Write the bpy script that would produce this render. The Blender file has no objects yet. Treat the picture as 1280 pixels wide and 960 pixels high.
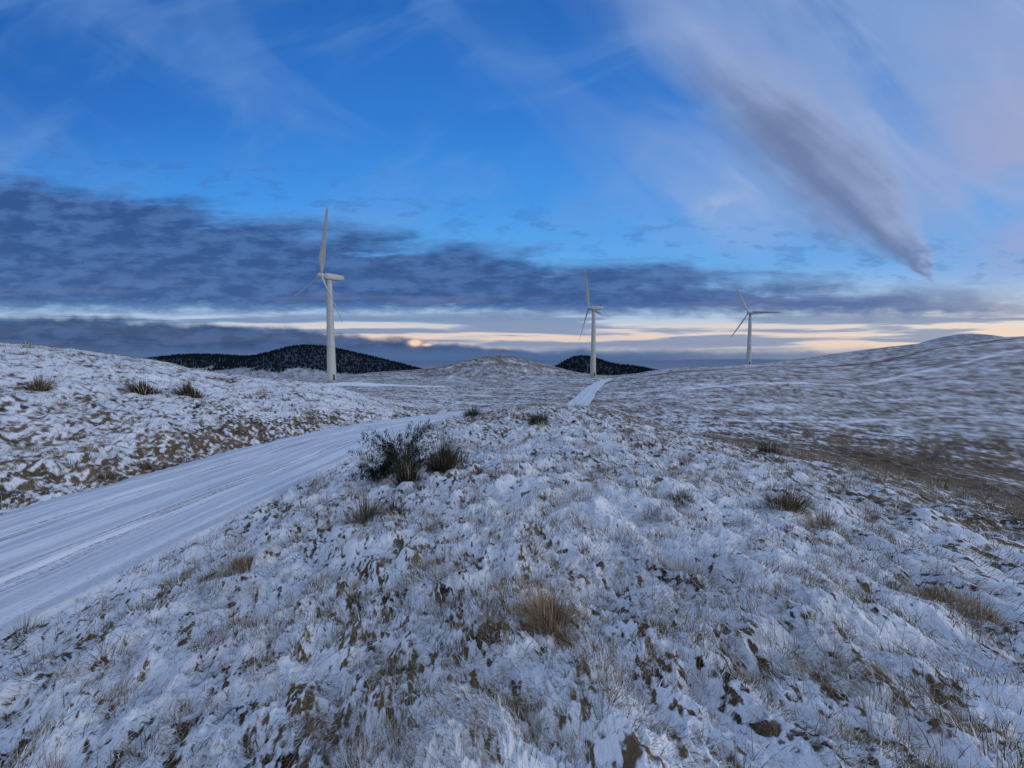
import bpy, math, numpy as np
from mathutils import Vector, Matrix
rng=np.random.default_rng(7)
scene=bpy.context.scene
scene.view_settings.view_transform='Standard'
scene.view_settings.look='None'
scene.view_settings.exposure=0
F=500.0; PITCH=math.atan(30/500.0)
cp,sp=math.cos(PITCH),math.sin(PITCH)
def ray(px,py):
    a=(px-640)/F; b=(480-py)/F
    y=cp+b*sp; z=-sp+b*cp
    return a/y, z/y           # x/y , z/y
# ---------------------------------------------------------------- noise
def _h(ix,iy,seed):
    h=(ix.astype(np.int64)*374761393+iy.astype(np.int64)*668265263+seed*974711)&0xffffffff
    h=((h^(h>>13))*1274126177)&0xffffffff
    h=h^(h>>16)
    return h
def perlin(x,y,seed=0):
    x=x+seed*17.31; y=y-seed*9.77
    xi=np.floor(x);yi=np.floor(y);xf=x-xi;yf=y-yi
    u=xf*xf*xf*(xf*(xf*6-15)+10);v=yf*yf*yf*(yf*(yf*6-15)+10)
    def g(dx,dy):
        a=_h(xi+dx,yi+dy,seed)*(2*np.pi/4294967296.0)
        return np.cos(a)*(xf-dx)+np.sin(a)*(yf-dy)
    a=g(0,0);b=g(1,0);c=g(0,1);d=g(1,1)
    return ((a+(b-a)*u)+((c+(d-c)*u)-(a+(b-a)*u))*v)*1.5
def fbm(x,y,o=4,seed=0,r=.5):
    s=0;a=1
    for i in range(o):
        s=s+a*perlin(x*2**i,y*2**i,seed+i);a*=r
    return s
def sstep(a,b,x):
    t=np.clip((x-a)/(b-a),0,1);return t*t*(3-2*t)
# ---------------------------------------------------------------- road centreline
RC=np.array([(-8.6,-60,-3.0),(-8.3,-20,-3.0),(-8.25,-5,-3.05),(-8.2,6,-3.15),(-8.1,12,-3.3),(-7.9,18,-3.55),(-7.2,24,-3.95),(-5.5,30,-4.4),
 (-3,37,-5.0),(0.5,47,-6.0),(5,60,-7.3),(10,75,-8.8),(14,87,-9.7),(20,110,-10.2),(30,150,-10.6),(42,190,-10.7),(54,225,-10.9),(62,245,-11.3)],float)
def catmull(P,n):
    out=[]
    for i in range(len(P)-1):
        p0=P[max(i-1,0)];p1=P[i];p2=P[i+1];p3=P[min(i+2,len(P)-1)]
        for t in np.arange(n)/n:
            out.append(.5*((2*p1)+(-p0+p2)*t+(2*p0-5*p1+4*p2-p3)*t*t+(-p0+3*p1-3*p2+p3)*t**3))
    out.append(P[-1]);return np.array(out)
RL=catmull(RC,20)
TG=np.gradient(RL,axis=0); tl=np.hypot(TG[:,0],TG[:,1]); TX=TG[:,0]/tl;TY=TG[:,1]/tl;TS=TG[:,2]/tl
HW=2.45
def road_info(x,y):
    d=np.full(x.shape,1e3);h=np.zeros(x.shape)
    m=np.where((np.abs(x-20)<60)&(y>-70)&(y<260)&(np.abs(x-np.interp(y,RC[:,1],RC[:,0]))<9))[0]
    for c in range(0,len(m),40000):
        k=m[c:c+40000];dx=x[k][:,None]-RL[:,0];dy=y[k][:,None]-RL[:,1]
        j=np.argmin(dx*dx+dy*dy,1);ii=np.arange(len(k))
        ax=dx[ii,j];ay=dy[ii,j]
        al=np.clip(ax*TX[j]+ay*TY[j],-3,3)
        h[k]=RL[j,2]+TS[j]*al
        d[k]=np.where(np.abs(ax*TX[j]+ay*TY[j])<3,np.abs(ax*TY[j]-ay*TX[j]),np.hypot(ax,ay))
    return d,h
# ---------------------------------------------------------------- terrain control points
CPT=[(0,0,-1.7),(0,-5,-1.7),(0,-20,-2),(6,-5,-2.3),(-4,-5,-2.5),(0,3,-1.86),(0,7,-2.08),(0,14,-2.45),(1,24,-2.95),(4.5,25,-3.1),(-1.2,19,-2.75),(-2.5,12,-2.75),(-3,6,-2.6),(-3,2,-2.5),
(5,5,-2.25),(8,10,-3.0),(8,20,-3.6),(14,22,-4.8),(17,13,-5.0),(12,5,-3.6),(20,5,-5.2),(12,-8,-3.6),(30,-10,-6),(30,10,-7.2),
(30,30,-8.8),(38,30,-10),(25,45,-9.3),(14,50,-8.9),(9,37,-6.5),(2,36,-5.2),(30,100,-10.3),(70,90,-10.5),(128,100,-9),(60,50,-11),(60,20,-11),(110,40,-9),(60,-40,-10),
(-14,8,-2.5),(-20,15,-1.2),(-32,25,1.0),(-31,35,-0.1),(-22,30,-1.6),(-21.6,45,-2.7),(-13,18,-2.8),(-12.5,30,-3.5),(-13,42,-4.6),(-20,0,-0.8),(-45,35,1.0),(-8,50,-6.3),(-14,62,-6.8),
(-45,60,-4),(-30,72,-7),(-60,30,1.8),(-90,60,-1),(-90,0,3),(-40,-20,0),(-5,75,-8.9),(-20,100,-9.3),
(-69,153,-8.7),(-60,120,-9.2),(-100,150,-8.6),(-160,200,-11),(-200,100,-4),(0,140,-10.8),(-30,200,-11.5),(10,190,-11.4),(47,232,-11.1),(62,260,-13),
(-10,330,-15),(-110,330,-17),(75,310,-17),(-10,260,-12.5),(-10,430,-26),(-100,430,-27),(-160,300,-16),(-70,260,-14),(-250,350,-18),
(182,308,-4.3),(65,270,-13),(110,290,-8.5),(250,240,8),(300,240,13),(180,200,-2.5),(150,150,-6),(230,150,1),(200,100,-5),(300,100,4),(320,330,14),(400,250,17),(210,360,-8),(100,420,-26),(300,450,0),(180,450,-20)]
CPT=np.array(CPT+[tuple(p) for p in RC[1:-1:1]],float)
def warp(x,y):
    r=np.hypot(x,y)+1e-6;s=np.log1p(r/8)/r
    return x*s,y*s
def U(r2): return np.where(r2>1e-12,.5*r2*np.log(np.maximum(r2,1e-12)),0)
WX,WY=warp(CPT[:,0],CPT[:,1]);NCP=len(CPT)
A=np.zeros((NCP+3,NCP+3));A[:NCP,:NCP]=U((WX[:,None]-WX)**2+(WY[:,None]-WY)**2)
A[:NCP,:NCP]+=np.eye(NCP)*.0008
Pm=np.c_[np.ones(NCP),WX,WY];A[:NCP,NCP:]=Pm;A[NCP:,:NCP]=Pm.T
sol=np.linalg.solve(A,np.r_[CPT[:,2],0,0,0])
def tps0(X,Y):
    out=np.empty(X.shape)
    for c in range(0,len(X),60000):
        s=slice(c,c+60000);a=X[s];b=Y[s]
        out[s]=U((a[:,None]-WX)**2+(b[:,None]-WY)**2)@sol[:NCP]+sol[NCP]+sol[NCP+1]*a+sol[NCP+2]*b
    return out
GM=4.45;GN=500
gg=np.linspace(-GM,GM,GN);gx_,gy_=np.meshgrid(gg,gg,indexing='ij')
TAB=tps0(gx_.ravel(),gy_.ravel()).reshape(GN,GN)
def tps(x,y):
    X,Y=warp(x,y);fx=np.clip((X+GM)/(2*GM)*(GN-1),0,GN-2.001);fy=np.clip((Y+GM)/(2*GM)*(GN-1),0,GN-2.001)
    i=fx.astype(int);j=fy.astype(int);a=fx-i;b=fy-j
    return (TAB[i,j]*(1-a)+TAB[i+1,j]*a)*(1-b)+(TAB[i,j+1]*(1-a)+TAB[i+1,j+1]*a)*b
def G(x,y,cx,cy,sx,sy,a): return a*np.exp(-((x-cx)/sx)**2-((y-cy)/sy)**2)
def far(x,y):
    h=-36+fbm(x/900,y/900,3,21)*4
    h+=G(x,y,-470,900,110,130,46)+G(x,y,-330,930,130,120,34)+G(x,y,-790,950,190,150,36)+G(x,y,-620,960,200,150,22)
    h+=G(x,y,150,900,66,110,44)+G(x,y,265,900,85,110,24)
    h+=G(x,y,850,760,110,150,68)+G(x,y,1100,800,220,200,60)
    h+=G(x,y,1300,3400,900,500,34)+G(x,y,2300,3600,700,500,34)+G(x,y,-2500,4200,1800,700,26)+G(x,y,600,6500,2500,800,30)
    return h-2
def height(x,y,spacing=None,detail=True):
    x=np.asarray(x,float);y=np.asarray(y,float);r=np.hypot(x,y)
    near=r<620
    fr=far(x,y)
    t=np.zeros(x.shape);t[near]=tps(x[near],y[near])
    w=sstep(400,600,r);h=np.where(near,t*(1-w)+fr*w,fr)
    h=h+G(x,y,-8,325,68,60,10.5)+G(x,y,-35,328,105,60,8.2)
    d,hr=road_info(x,y)
    rm=sstep(HW-.35,HW+.5,d)
    g=sstep(HW-.3,HW+2.2,d)
    hh=h*g+(hr-.09)*(1-g)
    if detail:
        sp_=np.maximum(r*.0045,.004) if spacing is None else spacing
        n=fbm(x/9,y/9,2,3)*.16*sstep(3,14,r)+fbm(x/45,y/45,3,8)*.6*sstep(50,150,r)
        for lam,amp,sd,kind in ((1.5,.12,31,0),(.62,.10,32,1),(.33,.085,33,0),(.15,.05,34,0),(.075,.032,35,-1),(.035,.016,36,-1)):
            q=perlin((x*.93+y*.36)/lam,(y*.93-x*.36)/(lam*1.35),sd)
            f=1-sstep(.2,.5,sp_/lam)
            n=n+(q if kind==0 else kind*(np.abs(q)*1.6-.4))*amp*f
        hh=hh+n*rm
    return hh,d
def cover(x,y,d,h=None):
    """snow cover index: >0 snow, <0 bare grass"""
    r=np.hypot(x,y)
    s=.125+0*x
    s=s-.090*sstep(5,20,r)
    left=sstep(-9.5,-12,x)*(r<120)
    s=s+.01*left
    s=s-.10*left*sstep(6.5,3.2,d)
    s=s-.10*np.exp(-(np.hypot(x-38,y-34)/26)**2)
    s=s-.065*sstep(2.5,9,x)*(1-sstep(30,60,r))
    s=s-.055*sstep(40,90,r)
    s=s-.05*np.exp(-((x+20)/110)**2-((y-315)/50)**2)
    s=s+.45*np.exp(-((x+64)/17)**2-((y-146)/7)**2)
    s=s+.45*np.exp(-((y-(150+.06*x))/3)**2)*sstep(-64,-55,x)*sstep(-20,-35,x)
    s=s-.055*sstep(.15,.9,fbm(x/4.2,y/4.2,3,51))*(1-.8*left)
    s=s-.05*fbm((x*.5+y*.2)/14,(y-.2*x)/9,3,53)*sstep(30,70,r)
    for (a,b,ph,wd,am) in ((58,.16,0,.8,.13),(108,.30,1.,1.5,.17),(178,.18,5.,2.2,-.2),(230,-.05,3.,2.2,.10)):
        q=np.abs(y-(a+b*x+5*np.sin(x/31.+ph)+2*np.sin(x/11.)))
        s=s+am*.8*np.exp(-(q/wd)**2)*sstep(15,45,x)
    v=0
    for lam,am,sd in ((9,.03,60),(3.6,.04,61),(1.5,.045,62),(.62,.055,63),(.27,.085,64),(.12,.14,65),(.055,.16,66),(.025,.13,67)):
        f=1-sstep(.35,.9,.0021*r/lam)
        if lam<3: v=v+am*perlin((x*.93+y*.36)/lam,(y*.93-x*.36)/(lam*1.9),sd)*f
        else: v=v+am*perlin(x/lam,y/lam,sd)*f
    t=s+v*1.15*(1+.5*sstep(30,100,r))
    return t*(1-.62*sstep(15,110,r))
def hit(px,py,y0=1.0,y1=400):
    a,b=ray(px,py)
    Y=y0*(y1/y0)**np.linspace(0,1,4000)
    h,_=height(a*Y,Y,detail=False)
    i=np.argmax(h>b*Y) if (h>b*Y).any() else len(Y)-1
    return a*Y[i],Y[i],h[i]
# ---------------------------------------------------------------- node helper
class S:
    def __init__(s,k): s.k=k
def mk(nt):
    L=nt.links
    def setin(sock,v):
        if isinstance(v,S): L.new(v.k,sock)
        elif v is not None:
            try: sock.default_value=v
            except Exception: sock.default_value=tuple(v)+(1,)
    def M(op,a,b=None,c=None):
        nd=nt.nodes.new('ShaderNodeMath');nd.operation=op
        setin(nd.inputs[0],a)
        if b is not None:setin(nd.inputs[1],b)
        if c is not None:setin(nd.inputs[2],c)
        return S(nd.outputs[0])
    def ss(a,b,x,lo=0.,hi=1.):
        nd=nt.nodes.new('ShaderNodeMapRange');nd.interpolation_type='SMOOTHSTEP'
        if not isinstance(a,S) and not isinstance(b,S) and a>b: a,b=b,a;lo,hi=hi,lo
        setin(nd.inputs['Value'],x);setin(nd.inputs['From Min'],a);setin(nd.inputs['From Max'],b)
        nd.inputs['To Min'].default_value=lo;nd.inputs['To Max'].default_value=hi
        return S(nd.outputs[0])
    def comb(x,y,z=0.):
        nd=nt.nodes.new('ShaderNodeCombineXYZ')
        for i,v in enumerate((x,y,z)):setin(nd.inputs[i],v)
        return S(nd.outputs[0])
    def noise(v,sc,det=4,ro=.5,dist=0.,dim='2D'):
        nd=nt.nodes.new('ShaderNodeTexNoise');nd.noise_dimensions=dim;setin(nd.inputs['Vector'],v)
        nd.inputs['Scale'].default_value=sc;nd.inputs['Detail'].default_value=det
        nd.inputs['Roughness'].default_value=ro;nd.inputs['Distortion'].default_value=dist
        return S(nd.outputs['Fac'])
    def mix(f,a,b,bt='MIX'):
        nd=nt.nodes.new('ShaderNodeMix');nd.data_type='RGBA';nd.blend_type=bt
        setin(nd.inputs[0],f);setin(nd.inputs[6],a);setin(nd.inputs[7],b)
        return S(nd.outputs[2])
    def ramp(f,st):
        nd=nt.nodes.new('ShaderNodeValToRGB');setin(nd.inputs[0],f);e=nd.color_ramp.elements
        while len(e)<len(st): e.new(.5)
        for i,(p,c) in enumerate(st): e[i].position=p;e[i].color=c
        return S(nd.outputs[0])
    def sep(v):
        nd=nt.nodes.new('ShaderNodeSeparateXYZ');setin(nd.inputs[0],v);return [S(o) for o in nd.outputs]
    return M,ss,comb,noise,mix,ramp,sep,setin
def add_(M): 
    S.__add__=lambda a,b:M('ADD',a,b);S.__radd__=S.__add__
    S.__sub__=lambda a,b:M('SUBTRACT',a,b);S.__rsub__=lambda a,b:M('SUBTRACT',b,a)
    S.__mul__=lambda a,b:M('MULTIPLY',a,b);S.__rmul__=S.__mul__
    S.__truediv__=lambda a,b:M('DIVIDE',a,b)
def lin(r,g,b):
    f=lambda c:(c/255/12.92) if c/255<=.04045 else ((c/255+.055)/1.055)**2.4
    return (f(r),f(g),f(b),1)
# ================================================================ SKY (world)
w=bpy.data.worlds.new("sky");scene.world=w;w.use_nodes=True
w.cycles.sampling_method='MANUAL';w.cycles.sample_map_resolution=256
nt=w.node_tree;nt.nodes.clear()
M,ss,comb,noise,mix,ramp,sep,setin=mk(nt);add_(M)
tc=nt.nodes.new('ShaderNodeTexCoord');D=S(tc.outputs['Generated'])
x,y,z=sep(D)
yc=M('MAXIMUM',y,.22);u=x/yc;v=z/yc
vc=M('MAXIMUM',v,0.)
base=ramp(vc,[(0.0,lin(150,165,190)),(.035,lin(190,188,198)),(.06,lin(214,208,208)),(.09,lin(188,204,222)),(.14,lin(136,184,228)),(.24,lin(98,170,236)),(.38,lin(68,150,232)),(.58,lin(50,124,212)),(.85,lin(38,104,188)),(1.0,lin(50,110,190))])
base=mix(ss(-.2,-1.3,u)*.45*ss(.3,.7,v),base,lin(28,88,168))
wm=ss(.3,1.3,u)*ss(.27,.03,v)
base=mix(wm*.8,base,lin(248,232,210))
base=mix(ss(.35,1.3,u)*ss(.1,.4,v)*.45,base,lin(140,180,228))
nz2=noise(comb(u*1.0+v*.9+3.3,v*3.2-u*1.3),1.5,4,.56,.4)
nz3=noise(comb(u*2.2+5.1,v*13.),1.6,5,.6,.2)
nz4=noise(comb(u*5.+7.7,v*16.),2.2,4,.6)
puff=noise(comb(u*6.+2.2,v*9.),1.6,3,.55)
def streak(p0,p1):
    a=ray(*p0);b=ray(*p1);dx,dy=b[0]-a[0],b[1]-a[1];L=math.hypot(dx,dy);dx/=L;dy/=L
    t=((u-a[0])*dx+(v-a[1])*dy)/L
    s=(u-a[0])*(-dy)+(v-a[1])*dx
    return t,s
t,s0=streak((640,-60),(1168,342))
c0=ss(.42,.74,nz2)*ss(.12,.3,v)
c=mix(c0*.36,base,lin(112,156,216))
rv=noise(comb(t*1.1+8.8,s0*2.6),1.5,4,.55,.5)
c=mix(ss(.45,.75,rv)*ss(.3,.55,v)*ss(.3,-.4,u)*.28,c,lin(120,158,214))
veil=ss(.05,.75,u+v*.35-.1)*ss(.16,.42,v)*ss(.24,.60,rv)
c=mix(veil*.68,c,lin(140,168,214))
wsp=noise(comb(t*1.3+2.8,s0*5.),1.5,4,.5,.5)
c=mix(ss(.48,.80,wsp)*ss(.25,.9,u+v*.3)*ss(.2,.4,v)*.5,c,lin(178,192,226))
pk=ss(.85,1.35,u+nz2*.3-.15)*ss(.12,.32,v)*ss(1.0,.5,v)*ss(.3,.6,nz2)
c=mix(pk*.75,c,lin(166,168,202))
s=s0-.075*(t*(1-t)*4)
fib=noise(comb(t*2.2+1.7,s0*9.),1.5,3,.5,.3)
sw=s+(fib-.5)*.06+(puff-.5)*.06
wd=ss(0.,.72,t)*.125*ss(1.03,.74,t)+.004
q=M('ABSOLUTE',sw)/wd
body=ss(1.5,.2,q)*ss(.25,.62,t)*ss(1.03,.97,t)
dark=ss(.9,-.5,sw/wd+(fib-.5)*.8)
ccol=mix(dark,lin(156,172,210),lin(98,116,158))
c=mix(body*.9*ss(.05,.45,fib+.12),c,ccol)
t2,s2=streak((480,-90),(1110,330))
b2=ss(.16,.0,M('ABSOLUTE',s2-.16-.05*(t2*(1-t2)*4)+(nz2-.5)*.2))*ss(.0,.3,t2)*ss(.8,.5,t2)
c=mix(b2*.36,c,lin(140,164,210))
a0=ray(900,258)
g=M('EXPONENT',0.-(M('POWER',M('ABSOLUTE',(u-a0[0])/.05),2.)+M('POWER',M('ABSOLUTE',(v-a0[1]-(u-a0[0])*.1)/.028),2.)))
c=mix(M('MINIMUM',g*ss(.4,.65,puff),1.)*.6,c,lin(178,190,222))
up=u*u*.03+u*(-.12)+.28
e=up-v+(nz3-.5)*.12+(puff-.5)*.05
band=ss(-.015,.06,e)*ss(.10,.14,v+(nz4-.5)*.06+u*.008)*ss(1.7,.9,u+(nz3-.5)*.7)
dens=ss(.12,.42,nz3+ss(.02,.14,e)*.25)
bc=mix(ss(.35,.68,nz4),lin(46,78,136),lin(72,106,164))
bc=mix(ss(.1,1.1,u)*.75,bc,lin(92,114,162))
nl=noise(comb(u*1.3+4.4,v*26.),1.7,4,.55,.2)
bc=mix(ss(.50,.68,nl)*.4*ss(.24,.14,v),bc,lin(104,114,156))
c=mix(band*dens*.95,c,bc)
rip=ss(.1,-.02,M('ABSOLUTE',e+.05))*ss(.5,.66,nz4)
c=mix(rip*.4,c,lin(62,112,180))
st=ss(.42,.58,nl)*ss(.135,.10,v)*ss(.015,.04,v)
c=mix(st*.8,c,mix(ss(-.9,.6,u),lin(96,124,170),lin(118,138,176)))
pe=ss(.52,.38,nl)*ss(.10,.075,v)*ss(.018,.04,v)*ss(-1.2,-.3,u)
c=mix(pe*.7,c,lin(242,210,192))
le=ss(.35,-1.1,u,.016,.105)
bank=ss(-.008,.012,le-v+(puff-.5)*.035+(nz3-.5)*.02)
c=mix(bank*.96,c,mix(ss(.35,.65,nz4),lin(38,70,118),lin(58,90,140)))
hz=ss(.036,.010,v+(nz4-.5)*.02)
c=mix(hz*.85,c,mix(ss(.1,1.2,u),lin(76,106,150),lin(150,160,180)))
for (qx,qy,sx,sy,am) in ((519,428,.014,.0075,1.9),(534,431,.012,.0035,1.2)):
    a0=ray(qx,qy)
    g=M('EXPONENT',0.-(M('POWER',M('ABSOLUTE',(u-a0[0])/sx),2.)+M('POWER',M('ABSOLUTE',(v-a0[1]+(puff-.5)*.01)/sy),2.)))
    c=mix(M('MINIMUM',g*am,1.)*.95,c,lin(254,214,186))
FILL_SKY=(.38,.48,.70,1)  # unseen sky behind and overhead, brightened to light the snow
fr_=ss(.30,.05,y)
hi_=ss(.66,.80,z)
c=mix(M('MAXIMUM',fr_,hi_),c,FILL_SKY)
bg=nt.nodes.new('ShaderNodeBackground');bg2=nt.nodes.new('ShaderNodeBackground');bg3=nt.nodes.new('ShaderNodeBackground')
nt.links.new(c.k,bg.inputs[0]);bg.inputs[1].default_value=.97
bg3.inputs[0].default_value=FILL_SKY;bg3.inputs[1].default_value=.97
sk=nt.nodes.new('ShaderNodeTexSky');sk.sky_type='NISHITA';sk.sun_disc=False
sk.sun_elevation=math.radians(19);sk.sun_rotation=math.radians(112)
nt.links.new(sk.outputs[0],bg2.inputs[0]);bg2.inputs[1].default_value=.003
# the flat fill sky overhead and behind needs no cloud evaluation
mx=nt.nodes.new('ShaderNodeMixShader')
far_=M('GREATER_THAN',M('MAXIMUM',fr_,hi_),.999)
nt.links.new(far_.k,mx.inputs[0]);nt.links.new(bg.outputs[0],mx.inputs[1]);nt.links.new(bg3.outputs[0],mx.inputs[2])
ad=nt.nodes.new('ShaderNodeAddShader');o=nt.nodes.new('ShaderNodeOutputWorld')
nt.links.new(mx.outputs[0],ad.inputs[0]);nt.links.new(bg2.outputs[0],ad.inputs[1]);nt.links.new(ad.outputs[0],o.inputs[0])
sl=bpy.data.lights.new("sun","SUN");sl.energy=.85;sl.angle=math.radians(14);sl.color=(1,.93,.86)
so=bpy.data.objects.new("sun",sl);scene.collection.objects.link(so)
el,azm=math.radians(19),math.radians(112)
sd=Vector((math.sin(azm)*math.cos(el),math.cos(azm)*math.cos(el),math.sin(el)))
so.rotation_euler=sd.to_track_quat('Z','Y').to_euler()
# ================================================================ materials
def newmat(name):
    m=bpy.data.materials.new(name);m.use_nodes=True;nt=m.node_tree;nt.nodes.clear()
    o=nt.nodes.new('ShaderNodeOutputMaterial');b=nt.nodes.new('ShaderNodeBsdfPrincipled')
    nt.links.new(b.outputs[0],o.inputs[0]);return m,nt,b
def bump(nt,b,hs,st,dist):
    n=nt.nodes.new('ShaderNodeBump');n.inputs['Strength'].default_value=st;n.inputs['Distance'].default_value=dist
    nt.links.new(hs.k,n.inputs['Height']);nt.links.new(n.outputs[0],b.inputs['Normal'])
def attr(nt,name,out='Fac'):
    a=nt.nodes.new('ShaderNodeAttribute');a.attribute_name=name;return S(a.outputs[out])
mt,nt,b=newmat("snowy_moor")
M,ss,comb,noise,mix,ramp,sep,setin=mk(nt);add_(M)
g=nt.nodes.new('ShaderNodeTexCoord');P=S(g.outputs['Object'])
sn=attr(nt,'snow');fo=attr(nt,'forest');hzf=attr(nt,'painted_haze');tone=attr(nt,'tone')
n3=noise(P,40.,2,.65)
m_=ss(-.05,.05,sn+(n3-.5)*.22)
gr=mix(tone,lin(38,31,26),lin(122,102,78))
gr=mix(ss(.5,.75,n3)*.5,gr,lin(150,130,104))
snc=mix(tone,(.68,.72,.79,1),(.86,.88,.91,1))
col=mix(m_,gr,snc)
col=mix(fo,col,mix(tone,(.006,.010,.013,1),(.016,.022,.026,1)))
col=mix(hzf,col,(.13,.20,.32,1))  # aerial haze painted into the base colour of distant land
setin(b.inputs['Base Color'],col);b.inputs['Roughness'].default_value=.85
b.inputs['Specular IOR Level'].default_value=.15
bump(nt,b,n3,.6,.03)
# road
mr,nt,b=newmat("snow_covered_track")
M,ss,comb,noise,mix,ramp,sep,setin=mk(nt);add_(M)
uvn=nt.nodes.new('ShaderNodeUVMap');uvn.uv_map='UV';a_,l_,_=sep(S(uvn.outputs[0]))
g=nt.nodes.new('ShaderNodeTexCoord');P=S(g.outputs['Object'])
wob=a_+(noise(comb(l_*.06,0.),1.,2)-.5)*1.0
tr=noise(comb(wob*3.2,l_*.07),1.3,3,.6)
tr2=noise(comb(wob*13.+5.,l_*.28),1.,3,.6)
fine=noise(P,14.,4,.7)
aa=M('ABSOLUTE',a_)
wt=ss(.65,.1,M('ABSOLUTE',aa-.95))
colr=mix(ss(.35,.65,tr),(.52,.56,.62,1),(.72,.76,.81,1))
colr=mix(wt*ss(.46,.60,tr2)*.8,colr,(.88,.90,.92,1))
colr=mix(wt*ss(.54,.40,tr2)*ss(.38,.6,fine)*.85,colr,(.18,.19,.20,1))
colr=mix(ss(.56,.70,fine)*.55*ss(1.3,2.5,aa),colr,(.16,.14,.12,1))
setin(b.inputs['Base Color'],colr);b.inputs['Roughness'].default_value=.6
bump(nt,b,tr*.4+tr2*wt*.6+fine*.4,.8,.05)
# blades
mg,nt,b=newmat("frosted_grass")
ca=nt.nodes.new('ShaderNodeAttribute');ca.attribute_name='Col'
nt.links.new(ca.outputs['Color'],b.inputs['Base Color'])
b.inputs['Roughness'].default_value=.8;b.inputs['Specular IOR Level'].default_value=.1
# ================================================================ mesh util
def mesh_obj(name,V,Fq,mat,attrs=None,cols=None,smooth=False,k=4):
    me=bpy.data.meshes.new(name);V=np.asarray(V,np.float32);Fq=np.asarray(Fq,np.int32)
    me.vertices.add(len(V));me.vertices.foreach_set('co',V.ravel())
    me.loops.add(Fq.size);me.loops.foreach_set('vertex_index',Fq.ravel())
    me.polygons.add(len(Fq));me.polygons.foreach_set('loop_start',np.arange(0,Fq.size,k,dtype=np.int32))
    me.update(calc_edges=True)
    if smooth: me.polygons.foreach_set('use_smooth',np.ones(len(Fq),bool))
    for nme,a in (attrs or {}).items():
        at=me.attributes.new(nme,'FLOAT','POINT');at.data.foreach_set('value',np.asarray(a,np.float32))
    if cols is not None:
        at=me.attributes.new('Col','FLOAT_COLOR','POINT');at.data.foreach_set('color',np.asarray(cols,np.float32).ravel())
    me.materials.append(mat);ob=bpy.data.objects.new(name,me);scene.collection.objects.link(ob);return ob
# ================================================================ terrain
R=np.r_[.5*(60/.5)**np.linspace(0,1,900),60*(20000/60)**np.linspace(0,1,380)[1:]]
ang=np.r_[np.linspace(-180,-61,70),np.linspace(-61,61,1060)[1:],np.linspace(61,180,70)[1:-1]]
ang=np.radians(ang);nr,na=len(R),len(ang)
XX=(R[:,None]*np.sin(ang)).ravel();YY=(R[:,None]*np.cos(ang)).ravel()
H,dd=height(XX,YY)
r_=np.hypot(XX,YY)
def formask(x,y):
    f=np.maximum.reduce([np.exp(-((x+430)/200)**2-((y-900)/120)**2),np.exp(-((x+800)/230)**2-((y-950)/150)**2),np.exp(-((x-195)/125)**2-((y-900)/110)**2)])
    return f
fm=sstep(.20,.32,formask(XX,YY)+.15*fbm(XX/60,YY/60,3,77))
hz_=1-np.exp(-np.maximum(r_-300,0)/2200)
tn=.45+.5*fbm(XX/.9,YY/.9,2,81)*(1-sstep(40,200,r_))+.4*fbm(XX/.16,YY/.16,2,84)*(1-sstep(8,30,r_))+.3*perlin(XX/6,YY/6,88)
V=np.c_[XX,YY,H]
i=np.arange(nr-1)[:,None]*na;j=np.arange(na);jn=(j+1)%na
Q=np.stack([i+j,i+jn,i+na+jn,i+na+j],-1).reshape(-1,4)
Q=Q[:,::-1]
mesh_obj("moorland_terrain",V,Q,mt,attrs={'snow':cover(XX,YY,dd),'forest':fm,'painted_haze':hz_,'tone':np.clip(tn,0,1)},smooth=True)
# ================================================================ road mesh
RLs=catmull(RC,60)
tg=np.gradient(RLs,axis=0);ll=np.hypot(tg[:,0],tg[:,1]);nx=tg[:,1]/ll;ny=-tg[:,0]/ll
S_=np.r_[0,np.cumsum(np.hypot(np.diff(RLs[:,0]),np.diff(RLs[:,1])))]
offs=np.r_[-HW-.12,np.linspace(-HW,HW,41),HW+.12]
ew=(perlin(S_/1.7,S_*0,5)*.22)[:,None]*np.sign(offs)*(np.abs(offs)>HW-.3)
ox=offs[None,:]+ew
vx=RLs[:,0:1]+nx[:,None]*ox;vy=RLs[:,1:2]+ny[:,None]*ox
lon=S_[:,None]+0*ox
rut=-.045*(np.exp(-((np.abs(ox)-1.0)/.25)**2))+.03*np.exp(-(ox/.4)**2)+fbm(ox*2.+0*lon,lon/4,3,61)*.02+.012*fbm(ox*2.5,lon*1.3,3,64)
vz=RLs[:,2:3]+rut;vz[:,0]-=.3;vz[:,-1]-=.3
ns,no=len(RLs),len(offs)
i=np.arange(ns-1)[:,None]*no;j=np.arange(no-1)
Q=np.stack([i+j,i+j+1,i+no+j+1,i+no+j],-1).reshape(-1,4)
ro=mesh_obj("snow_covered_road",np.c_[vx.ravel(),vy.ravel(),vz.ravel()],Q,mr,smooth=True)
uvl=ro.data.uv_layers.new(name='UV');vi=np.empty(Q.size,np.int32);ro.data.loops.foreach_get('vertex_index',vi)
uvl.data.foreach_set('uv',np.c_[ox.ravel()[vi],lon.ravel()[vi]].astype(np.float32).ravel())
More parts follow.
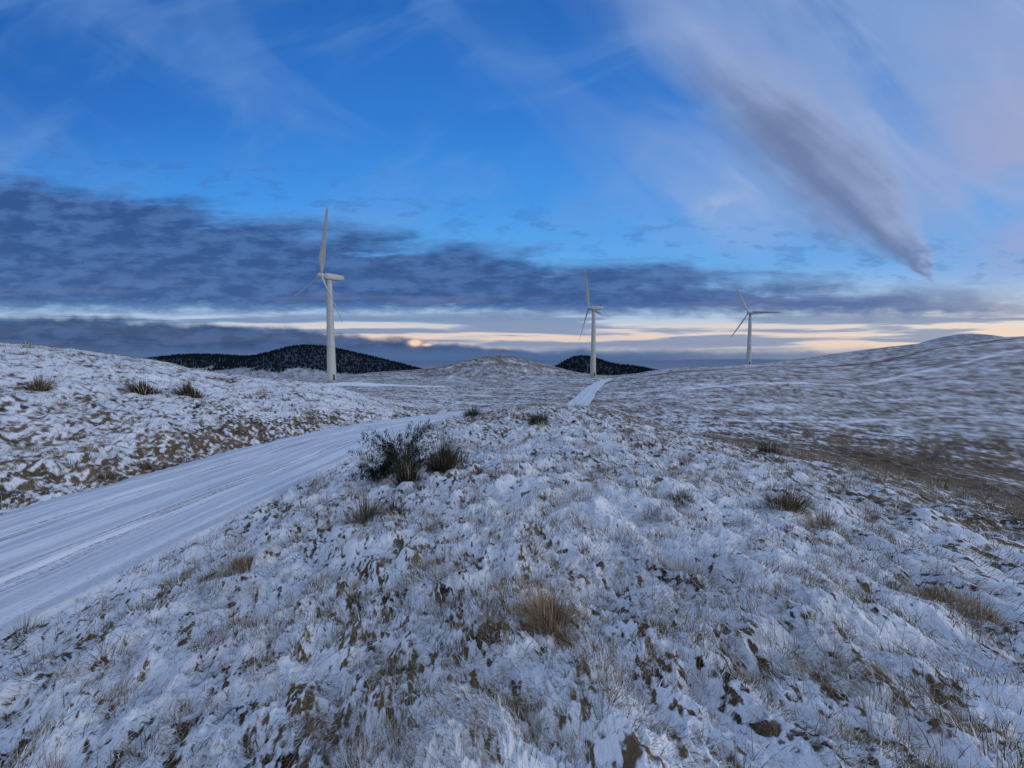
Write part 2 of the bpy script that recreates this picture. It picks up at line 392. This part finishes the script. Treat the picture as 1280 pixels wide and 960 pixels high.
# ================================================================ blades
def blades(base,az,L,lean,wid,col,lv=3,curl=1.0,tipw=.12):
    n=len(base);T=np.linspace(0,1,lv);Vs=[];C=[]
    dx,dy=np.sin(az),np.cos(az);
    sx,sy=dy,-dx
    ph=rng.uniform(-.9,.9,n);sx,sy=sx*np.cos(ph)-sy*np.sin(ph),sx*np.sin(ph)+sy*np.cos(ph)
    hx=0;hz=0
    for k,t in enumerate(T):
        le=lean*(1+curl*(t-.3))
        if k: 
            dt=T[1];hx=hx+L*dt*np.sin(le);hz=hz+L*dt*np.cos(le)
        c=np.c_[base[:,0]+dx*hx,base[:,1]+dy*hx,base[:,2]+hz]
        ww=wid*(1-(1-tipw)*t**1.3)*.5
        o=np.c_[sx*ww,sy*ww,0*ww]
        Vs+=[c-o,c+o];C+=[col,col]
    V=np.stack(Vs,1).reshape(-1,3);C=np.stack(C,1).reshape(-1,4)
    b0=(np.arange(n)*2*lv)[:,None]
    Q=np.concatenate([b0+np.array([2*k,2*k+1,2*k+3,2*k+2]) for k in range(lv-1)],0)
    return V,Q,C
def merge(parts):
    Vs,Qs,Cs=[],[],[];o=0
    for V,Q,C in parts: Vs.append(V);Qs.append(Q+o);Cs.append(C);o+=len(V)
    return np.concatenate(Vs),np.concatenate(Qs),np.concatenate(Cs)
WHITE=np.array([.81,.84,.88,1]);STRAW=np.array([.38,.295,.185,1]);TAN=np.array([.23,.16,.09,1]);DARK=np.array([.045,.035,.022,1]);OLV=np.array([.05,.055,.025,1])
NB=390000
r=1.3*(70/1.3)**(rng.random(NB)**.85);a=np.radians(rng.uniform(-62,62,NB))
bx=r*np.sin(a);by=r*np.cos(a)
bh,bd=height(bx,by);keep=bd>HW+.05
bx,by,bh,bd,r=bx[keep],by[keep],bh[keep],bd[keep],r[keep];n=len(bx)
sa=cover(bx,by,bd)
az=perlin(bx/1.3,by/1.3,12)*3.5+rng.normal(0,.6,n)+.9
sz=np.clip((r/5)**.5,.5,2.8)
pw=sstep(-.12,.16,sa)
isw=rng.random(n)<.06+pw*.56
col=np.where(isw[:,None],WHITE*rng.uniform(.75,1.05,(n,1)),0)
k=rng.random(n)
br=np.where((k<.50)[:,None],STRAW,np.where((k<.84)[:,None],TAN,DARK))*rng.uniform(.5,1.3,(n,1))
col=np.where(isw[:,None],col,br);col[:,3]=1
cl=fbm(bx/.5,by/.5,2,44)
L=np.where(isw,rng.uniform(.04,.105,n),rng.uniform(.05,.17,n))*sz*(1+.6*np.clip(cl,-1,1))
lean=np.where(isw,rng.uniform(.6,1.35,n),rng.uniform(.4,1.3,n))
wid=np.where(isw,rng.uniform(.005,.011,n),rng.uniform(.0028,.0065,n))*sz*1.05
p1=blades(np.c_[bx,by,bh-.012],az,L,lean,wid,col)
NS=18000
r=1.5*(30/1.5)**rng.random(NS);a=np.radians(rng.uniform(-62,62,NS));sx_=r*np.sin(a);sy_=r*np.cos(a)
kk=perlin(sx_/1.1,sy_/1.1,71)>.10;sx_,sy_=sx_[kk],sy_[kk];hh,d2=height(sx_,sy_)
kk=(d2>HW+.15);sx_,sy_,hh=sx_[kk],sy_[kk],hh[kk];n=len(sx_);r=np.hypot(sx_,sy_)
col=np.where((rng.random(n)<.25)[:,None],WHITE*.7,STRAW*rng.uniform(.4,1.2,(n,1)));col[:,3]=1
p2=blades(np.c_[sx_,sy_,hh-.01],rng.uniform(0,6.28,n),rng.uniform(.13,.34,n),rng.uniform(.05,.7,n),.0026*np.clip((r/4)**.5,.8,2.),col,lv=4,curl=.9)
# small scattered tussocks of dead grass
NC=750;rc=1.8*(42/1.8)**rng.random(NC);ac=np.radians(rng.uniform(-60,60,NC));cx=rc*np.sin(ac);cy=rc*np.cos(ac)
m=70;idx=np.repeat(np.arange(NC),m);rad=np.repeat(rng.uniform(.03,.12,NC)*np.clip((rc/5)**.45,.7,2.4),m)
th=rng.uniform(0,6.283,NC*m);qq=rad*np.sqrt(rng.random(NC*m));tx_=cx[idx]+qq*np.sin(th);ty_=cy[idx]+qq*np.cos(th)
hh,d2=height(tx_,ty_);kk=d2>HW+.2;tx_,ty_,hh,th,rad,idx=tx_[kk],ty_[kk],hh[kk],th[kk],rad[kk],idx[kk];n=len(tx_);rr2=np.hypot(tx_,ty_)
ct=np.where((rng.random(NC)<.6)[:,None],STRAW*.9,TAN*.7)[idx]*rng.uniform(.5,1.3,(n,1))
col=np.where((rng.random(n)<.18)[:,None],WHITE*.8,ct);col[:,3]=1
p3=blades(np.c_[tx_,ty_,hh-.01],th+rng.normal(.3,.6,n),rad*rng.uniform(1.,2.4,n),rng.uniform(.1,1.2,n),.004*np.clip((rr2/4)**.65,.7,3.),col,lv=4,curl=1.)
V,Q,C=merge([p1,p2,p3])
mesh_obj("frosted_grass",V,Q,mg,cols=C)
# ================================================================ individual tufts
def tuft(name,px,py,hgt,rad,nbl,pal,lean=.55,wid=.005,snow=.12,curl=1.,stretch=(1,1)):
    X,Y,_=hit(px,py)
    th=rng.uniform(0,6.283,nbl);q=rad*np.sqrt(rng.random(nbl))*.62
    lob=1+.35*np.sin(2*th+rng.uniform(0,6))+.2*np.sin(5*th+rng.uniform(0,6));q=q*lob
    ox,oy=q*np.sin(th)*stretch[0],q*np.cos(th)*stretch[1]
    gh,_=height(X+ox,Y+oy);g0=float(height(np.array([X]),np.array([Y]))[0][0])
    base=np.c_[ox,oy,gh-g0-.02]
    pi=rng.integers(0,len(pal),nbl);col=np.array(pal)[pi]*rng.uniform(.6,1.35,(nbl,1))
    col=np.where((rng.random(nbl)<snow)[:,None],WHITE*.8,col);col[:,3]=1
    ln=np.clip(lean*(q/rad)*1.5+rng.normal(0,.25,nbl),.02,1.5)
    tall=.75+.25*np.sin(th+rng.uniform(0,6))
    V,Q,C=blades(base,th+rng.normal(.3,.5,nbl),hgt*rng.uniform(.3,1.15,nbl)*tall,ln,np.full(nbl,wid),col,lv=5,curl=curl)
    ob=mesh_obj(name,V,Q,mg,cols=C);ob.location=(X,Y,g0);return ob
BR=[STRAW,TAN*1.2,STRAW*.7];RU=[OLV,DARK,TAN*.6,OLV*.6];HE=[DARK,DARK*1.2,TAN*.6]
tuft("grass_tuft",690,785,.28,.22,1500,[STRAW*1.1,TAN*1.2,TAN*1.5],.9,.005,.05)
tuft("grass_tuft",300,712,.30,.24,900,BR,.9,.0045,.10)
tuft("grass_tuft",457,645,.62,.26,520,[STRAW*.6,TAN*.8,DARK],.55,.006,.12)
tuft("rush_tuft",510,605,.80,.28,750,RU,.5,.009,.03)
tuft("rush_tuft",552,592,.95,.34,1000,RU,.5,.010,.03)
tuft("rush_tuft",578,580,.5,.25,350,[TAN,OLV,STRAW*.7],.6,.009,.08)
tuft("rush_tuft",672,531,.65,.5,900,[OLV,TAN*.7,DARK],.7,.017,.03)
tuft("rush_tuft",590,523,.8,.6,600,RU,.6,.018,.03)
tuft("rush_tuft",980,638,.42,.38,800,[TAN,OLV,STRAW*.8],.9,.009,.05)
tuft("grass_tuft",1035,660,.30,.36,500,BR,1.1,.008,.12)
tuft("grass_tuft",1165,740,.22,.34,1000,[STRAW*1.2,TAN*1.5,STRAW*.8],1.3,.0055,.08)
tuft("grass_tuft",1225,765,.22,.3,900,[STRAW*1.2,TAN*1.5,STRAW*.8],1.3,.0055,.08)
tuft("rush_tuft",962,568,.6,.5,400,[OLV,TAN*.7,DARK],.8,.018,.03)
tuft("rush_tuft",180,492,.8,.75,600,[OLV,TAN*.7,DARK,TAN],.6,.03,.05)
tuft("rush_tuft",238,496,1.0,.6,650,[OLV,TAN*.7,DARK,TAN],.6,.03,.05)
tuft("rush_tuft",48,488,.8,.45,300,[TAN*.8,DARK,STRAW*.6],.6,.03,.1)
tuft("rush_tuft",186,582,.36,.45,500,[TAN,DARK,OLV,STRAW*.6],.9,.012,.1)
tuft("rush_tuft",135,602,.34,.4,450,[OLV,TAN,DARK,STRAW*.6],.8,.012,.1)
tuft("grass_tuft",28,798,.34,.16,90,[DARK,TAN],.4,.006,.15)
tuft("heather_patch",258,725,.13,.2,700,HE,1.1,.006,.12)
tuft("heather_patch",1140,775,.10,.24,1000,HE,1.3,.006,.04)
tuft("heather_patch",1065,855,.07,.14,600,HE,1.35,.004,.25)
tuft("heather_patch",600,592,.2,.3,400,HE,1.2,.008,.1)
tuft("heather_patch",165,822,.10,.10,250,[DARK,STRAW],1.2,.004,.2)
tuft("heather_patch",495,640,.2,.25,600,HE,1.1,.007,.15)
tuft("heather_patch",850,632,.18,.26,500,HE,1.2,.009,.15)
tuft("heather_patch",905,800,.07,.1,400,HE,1.35,.004,.2)
def gorse(name,px,py,hgt,nb=30):
    X,Y,_=hit(px,py);g0=float(height(np.array([X]),np.array([Y]))[0][0]);parts=[]
    for bi in range(nb):
        th=rng.uniform(0,6.28);L=hgt*rng.uniform(.6,1.3);ln=rng.uniform(.15,1.1)
        m=12;pts=[];p=np.array([0,0,-.02]);l=ln
        for k_ in range(m):
            p=p+L/m*np.array([math.sin(th)*math.sin(l),math.cos(th)*math.sin(l),math.cos(l)]);pts.append(p.copy());l+=.05
        pts=np.array(pts);parts.append(blades(np.array([[0,0,-.02]]),np.array([th]),np.array([L]),np.array([ln]),np.array([.018]),DARK[None,:],lv=6,curl=.35))
        nn_=120;idx=rng.integers(2,m,nn_);b_=pts[idx]+rng.normal(0,.03,(nn_,3))
        c_=np.where((rng.random(nn_)<.05)[:,None],WHITE*.6,np.array([.014,.024,.012,1])*rng.uniform(.5,1.6,(nn_,1)));c_[:,3]=1
        parts.append(blades(b_,rng.uniform(0,6.28,nn_),rng.uniform(.05,.13,nn_),rng.uniform(.1,1.7,nn_),np.full(nn_,.019),c_,lv=2))
    V,Q,C=merge(parts);ob=mesh_obj(name,V,Q,mg,cols=C);ob.location=(X,Y,g0)
gorse("gorse_bush",502,592,1.15,40);gorse("gorse_bush",476,598,.6,22)
# ================================================================ conifer forest
mf,nt,b=newmat("conifer_needles");b.inputs['Base Color'].default_value=(.010,.014,.017,1);b.inputs['Roughness'].default_value=1.;b.inputs['Specular IOR Level'].default_value=.0
NT=42000
tx=rng.uniform(-1150,480,NT);ty=rng.uniform(700,1150,NT)
k=(formask(tx,ty)+.15*fbm(tx/60,ty/60,3,77))>.24;tx,ty=tx[k],ty[k]
th_,_=height(tx,ty,spacing=5.);n=len(tx);hh=rng.uniform(2.5,6,n);rw=hh*rng.uniform(.3,.45,n)
Vs=[];ks=6
for kk in range(ks):
    an=kk*2*np.pi/ks;Vs.append(np.c_[tx+rw*math.cos(an),ty+rw*math.sin(an),th_-1])
Vs.append(np.c_[tx,ty,th_+hh]);V=np.stack(Vs,1).reshape(-1,3)
b0=(np.arange(n)*(ks+1))[:,None]
Q=np.concatenate([b0+np.array([kk,(kk+1)%ks,ks]) for kk in range(ks)],0)
mesh_obj("conifer_forest",V,Q,mf,k=3)
# ================================================================ wind turbines
mw,nt,b=newmat("turbine_white_paint")
M,ss,comb,noise,mix,ramp,sep,setin=mk(nt);add_(M)
g=nt.nodes.new('ShaderNodeTexCoord');P=S(g.outputs['Object']);X,Y,Z=sep(P)
nn=noise(comb((X+Y)*1.5,Z*.12),1.5,4,.6)
setin(b.inputs['Base Color'],mix(ss(.35,.75,nn)*.35,(.46,.47,.44,1),(.33,.33,.30,1)));b.inputs['Roughness'].default_value=.45
md,nt,b=newmat("turbine_dark_trim");b.inputs['Base Color'].default_value=(.08,.09,.1,1)
mc,nt,b=newmat("concrete");b.inputs['Base Color'].default_value=(.35,.35,.34,1);b.inputs['Roughness'].default_value=.9
def loft(name,rings,mat,parent,closed=True):
    n=len(rings[0]);V=[p for r in rings for p in r];Fc=[]
    for i in range(len(rings)-1):
        for j in range(n): Fc.append((i*n+j,i*n+(j+1)%n,(i+1)*n+(j+1)%n,(i+1)*n+j))
    Fc.append(tuple(range(n))[::-1]);Fc.append(tuple(range((len(rings)-1)*n,len(rings)*n)))
    me=bpy.data.meshes.new(name);me.from_pydata(V,[],Fc);me.update()
    for p in me.polygons: p.use_smooth=len(p.vertices)==4
    me.materials.append(mat);ob=bpy.data.objects.new(name,me);scene.collection.objects.link(ob);ob.parent=parent;return ob
def circ(r,z,n=32,cx=0,cy=0): return [(cx+r*math.cos(2*math.pi*k/n),cy+r*math.sin(2*math.pi*k/n),z) for k in range(n)]
def turbine(Xt,Yt,HH,k,toward,thetas,RB=24.5):
    hz0=float(height(np.array([Xt]),np.array([Yt]),detail=False)[0][0])
    e=bpy.data.objects.new("wind_turbine",None);scene.collection.objects.link(e);e.location=(Xt,Yt,hz0)
    vd=np.array([Xt,Yt,0])/math.hypot(Xt,Yt);rd=np.array([vd[1],-vd[0],0])
    if toward=='left':
        c_=math.sqrt(1-k*k);wv=-k*rd+c_*vd;ax=-c_*rd-k*vd
    else:
        c_=math.sqrt(1-k*k);wv=k*rd-c_*vd;ax=-c_*rd-k*vd
    ax=ax/np.linalg.norm(ax);up=np.array([0,0,1.]);sd_=np.cross(up,ax)
    rings=[]
    for t in np.linspace(0,1,14): rings.append(circ(1.7-.68*t,-.5+(HH-1.2+.5)*t))
    loft("tower",rings,mw,e)
    for f in (.02,.35,.68):
        rr_=1.7-.68*f+.05;zc=HH*f;loft("tower_flange",[circ(rr_,zc-.08),circ(rr_,zc+.08)],mw,e)
    loft("foundation",[circ(3.2,-.6),circ(3.2,.12),circ(3.0,.2)],mc,e)
    da=math.atan2(-vd[1],-vd[0])+.5
    dr=[(1.73*math.cos(da+s*.26),1.73*math.sin(da+s*.26)) for s in (-1,-.5,0,.5,1)]
    loft("door",[[(p[0],p[1],1.0) for p in dr]+[(p[0]*.9,p[1]*.9,1.0) for p in dr[::-1]],[(p[0],p[1],3.2) for p in dr]+[(p[0]*.9,p[1]*.9,3.2) for p in dr[::-1]]],md,e)
    def sect(s,w_,h_,zo,n=24):
        out=[]
        for q in range(n):
            a=2*math.pi*q/n;ca,sa=math.cos(a),math.sin(a)
            cx=np.sign(ca)*abs(ca)**.45*w_;cz=np.sign(sa)*abs(sa)**.45*h_
            p=ax*s+sd_*cx+up*(HH+zo+cz);out.append(tuple(p))
        return out
    loft("nacelle",[sect(2.1,.75,.75,0),sect(1.9,1.0,1.0,0),sect(.8,1.2,1.2,.05),sect(-3,1.2,1.15,.1),sect(-5,1.1,.95,.2),sect(-5.5,.85,.65,.3)],mw,e)
    loft("nacelle_vent",[sect(-3.6,.5,.25,1.45),sect(-4.6,.5,.25,1.42)],md,e)
    def cs(s,r,n=24): return [tuple(ax*s+sd_*(r*math.cos(2*math.pi*q/n))+up*(HH+r*math.sin(2*math.pi*q/n))) for q in range(n)]
    loft("hub",[cs(2.15,1.0),cs(2.5,1.15),cs(3.3,1.1),cs(3.9,.85),cs(4.3,.5),cs(4.45,.15)],mw,e)
    for bi,thd in enumerate(thetas):
        th=math.radians(thd);bd_=math.cos(th)*up+math.sin(th)*wv
        tang=np.cross(ax,bd_)
        rings=[]
        for s in np.linspace(0,1,22):
            rad=.7+s*(RB-.7)
            if s<.06: ch,tk=.95,.95
            else:
                f=min((s-.06)/.14,1);f=f*f*(3-2*f);chord=2.6*(1-.72*((s-.2)/.8 if s>.2 else 0)**.9)
                ch=.95*(1-f)+chord*f;tk=.95*(1-f)+chord*.26*f
            if s>.97: ch*=.6
            tw=math.radians(44-20*s)
            cd=tang*math.cos(tw)+ax*math.sin(tw);nd=-tang*math.sin(tw)+ax*math.cos(tw)
            ctr=ax*3.0+up*HH+bd_*rad+ax*(.35*s*s)
            ring=[]
            for q in range(16):
                a=2*math.pi*q/16
                xx=math.cos(a)*.5*ch;yy=math.sin(a)*.5*tk*(1 if s<.1 else (0.75+.35*math.cos(a)))
                ring.append(tuple(ctr+cd*(xx+ch*.12*(s>.1))+nd*yy))
            rings.append(ring)
        loft("blade",rings,mw,e)
    return e
turbine(-69,153,40,.42,'left',(-18,102,222))
turbine(47,232,40,.31,'left',(15,135,255))
turbine(182,308,40,.9,'face',(95,215,335),RB=22)
# ================================================================ camera
cam=bpy.data.cameras.new("camera");co=bpy.data.objects.new("camera",cam);scene.collection.objects.link(co)
cam.sensor_width=36;cam.lens=36*F/1280;cam.clip_start=.05;cam.clip_end=60000
co.location=(0,0,0);co.rotation_euler=(math.pi/2-PITCH,0,0);scene.camera=co
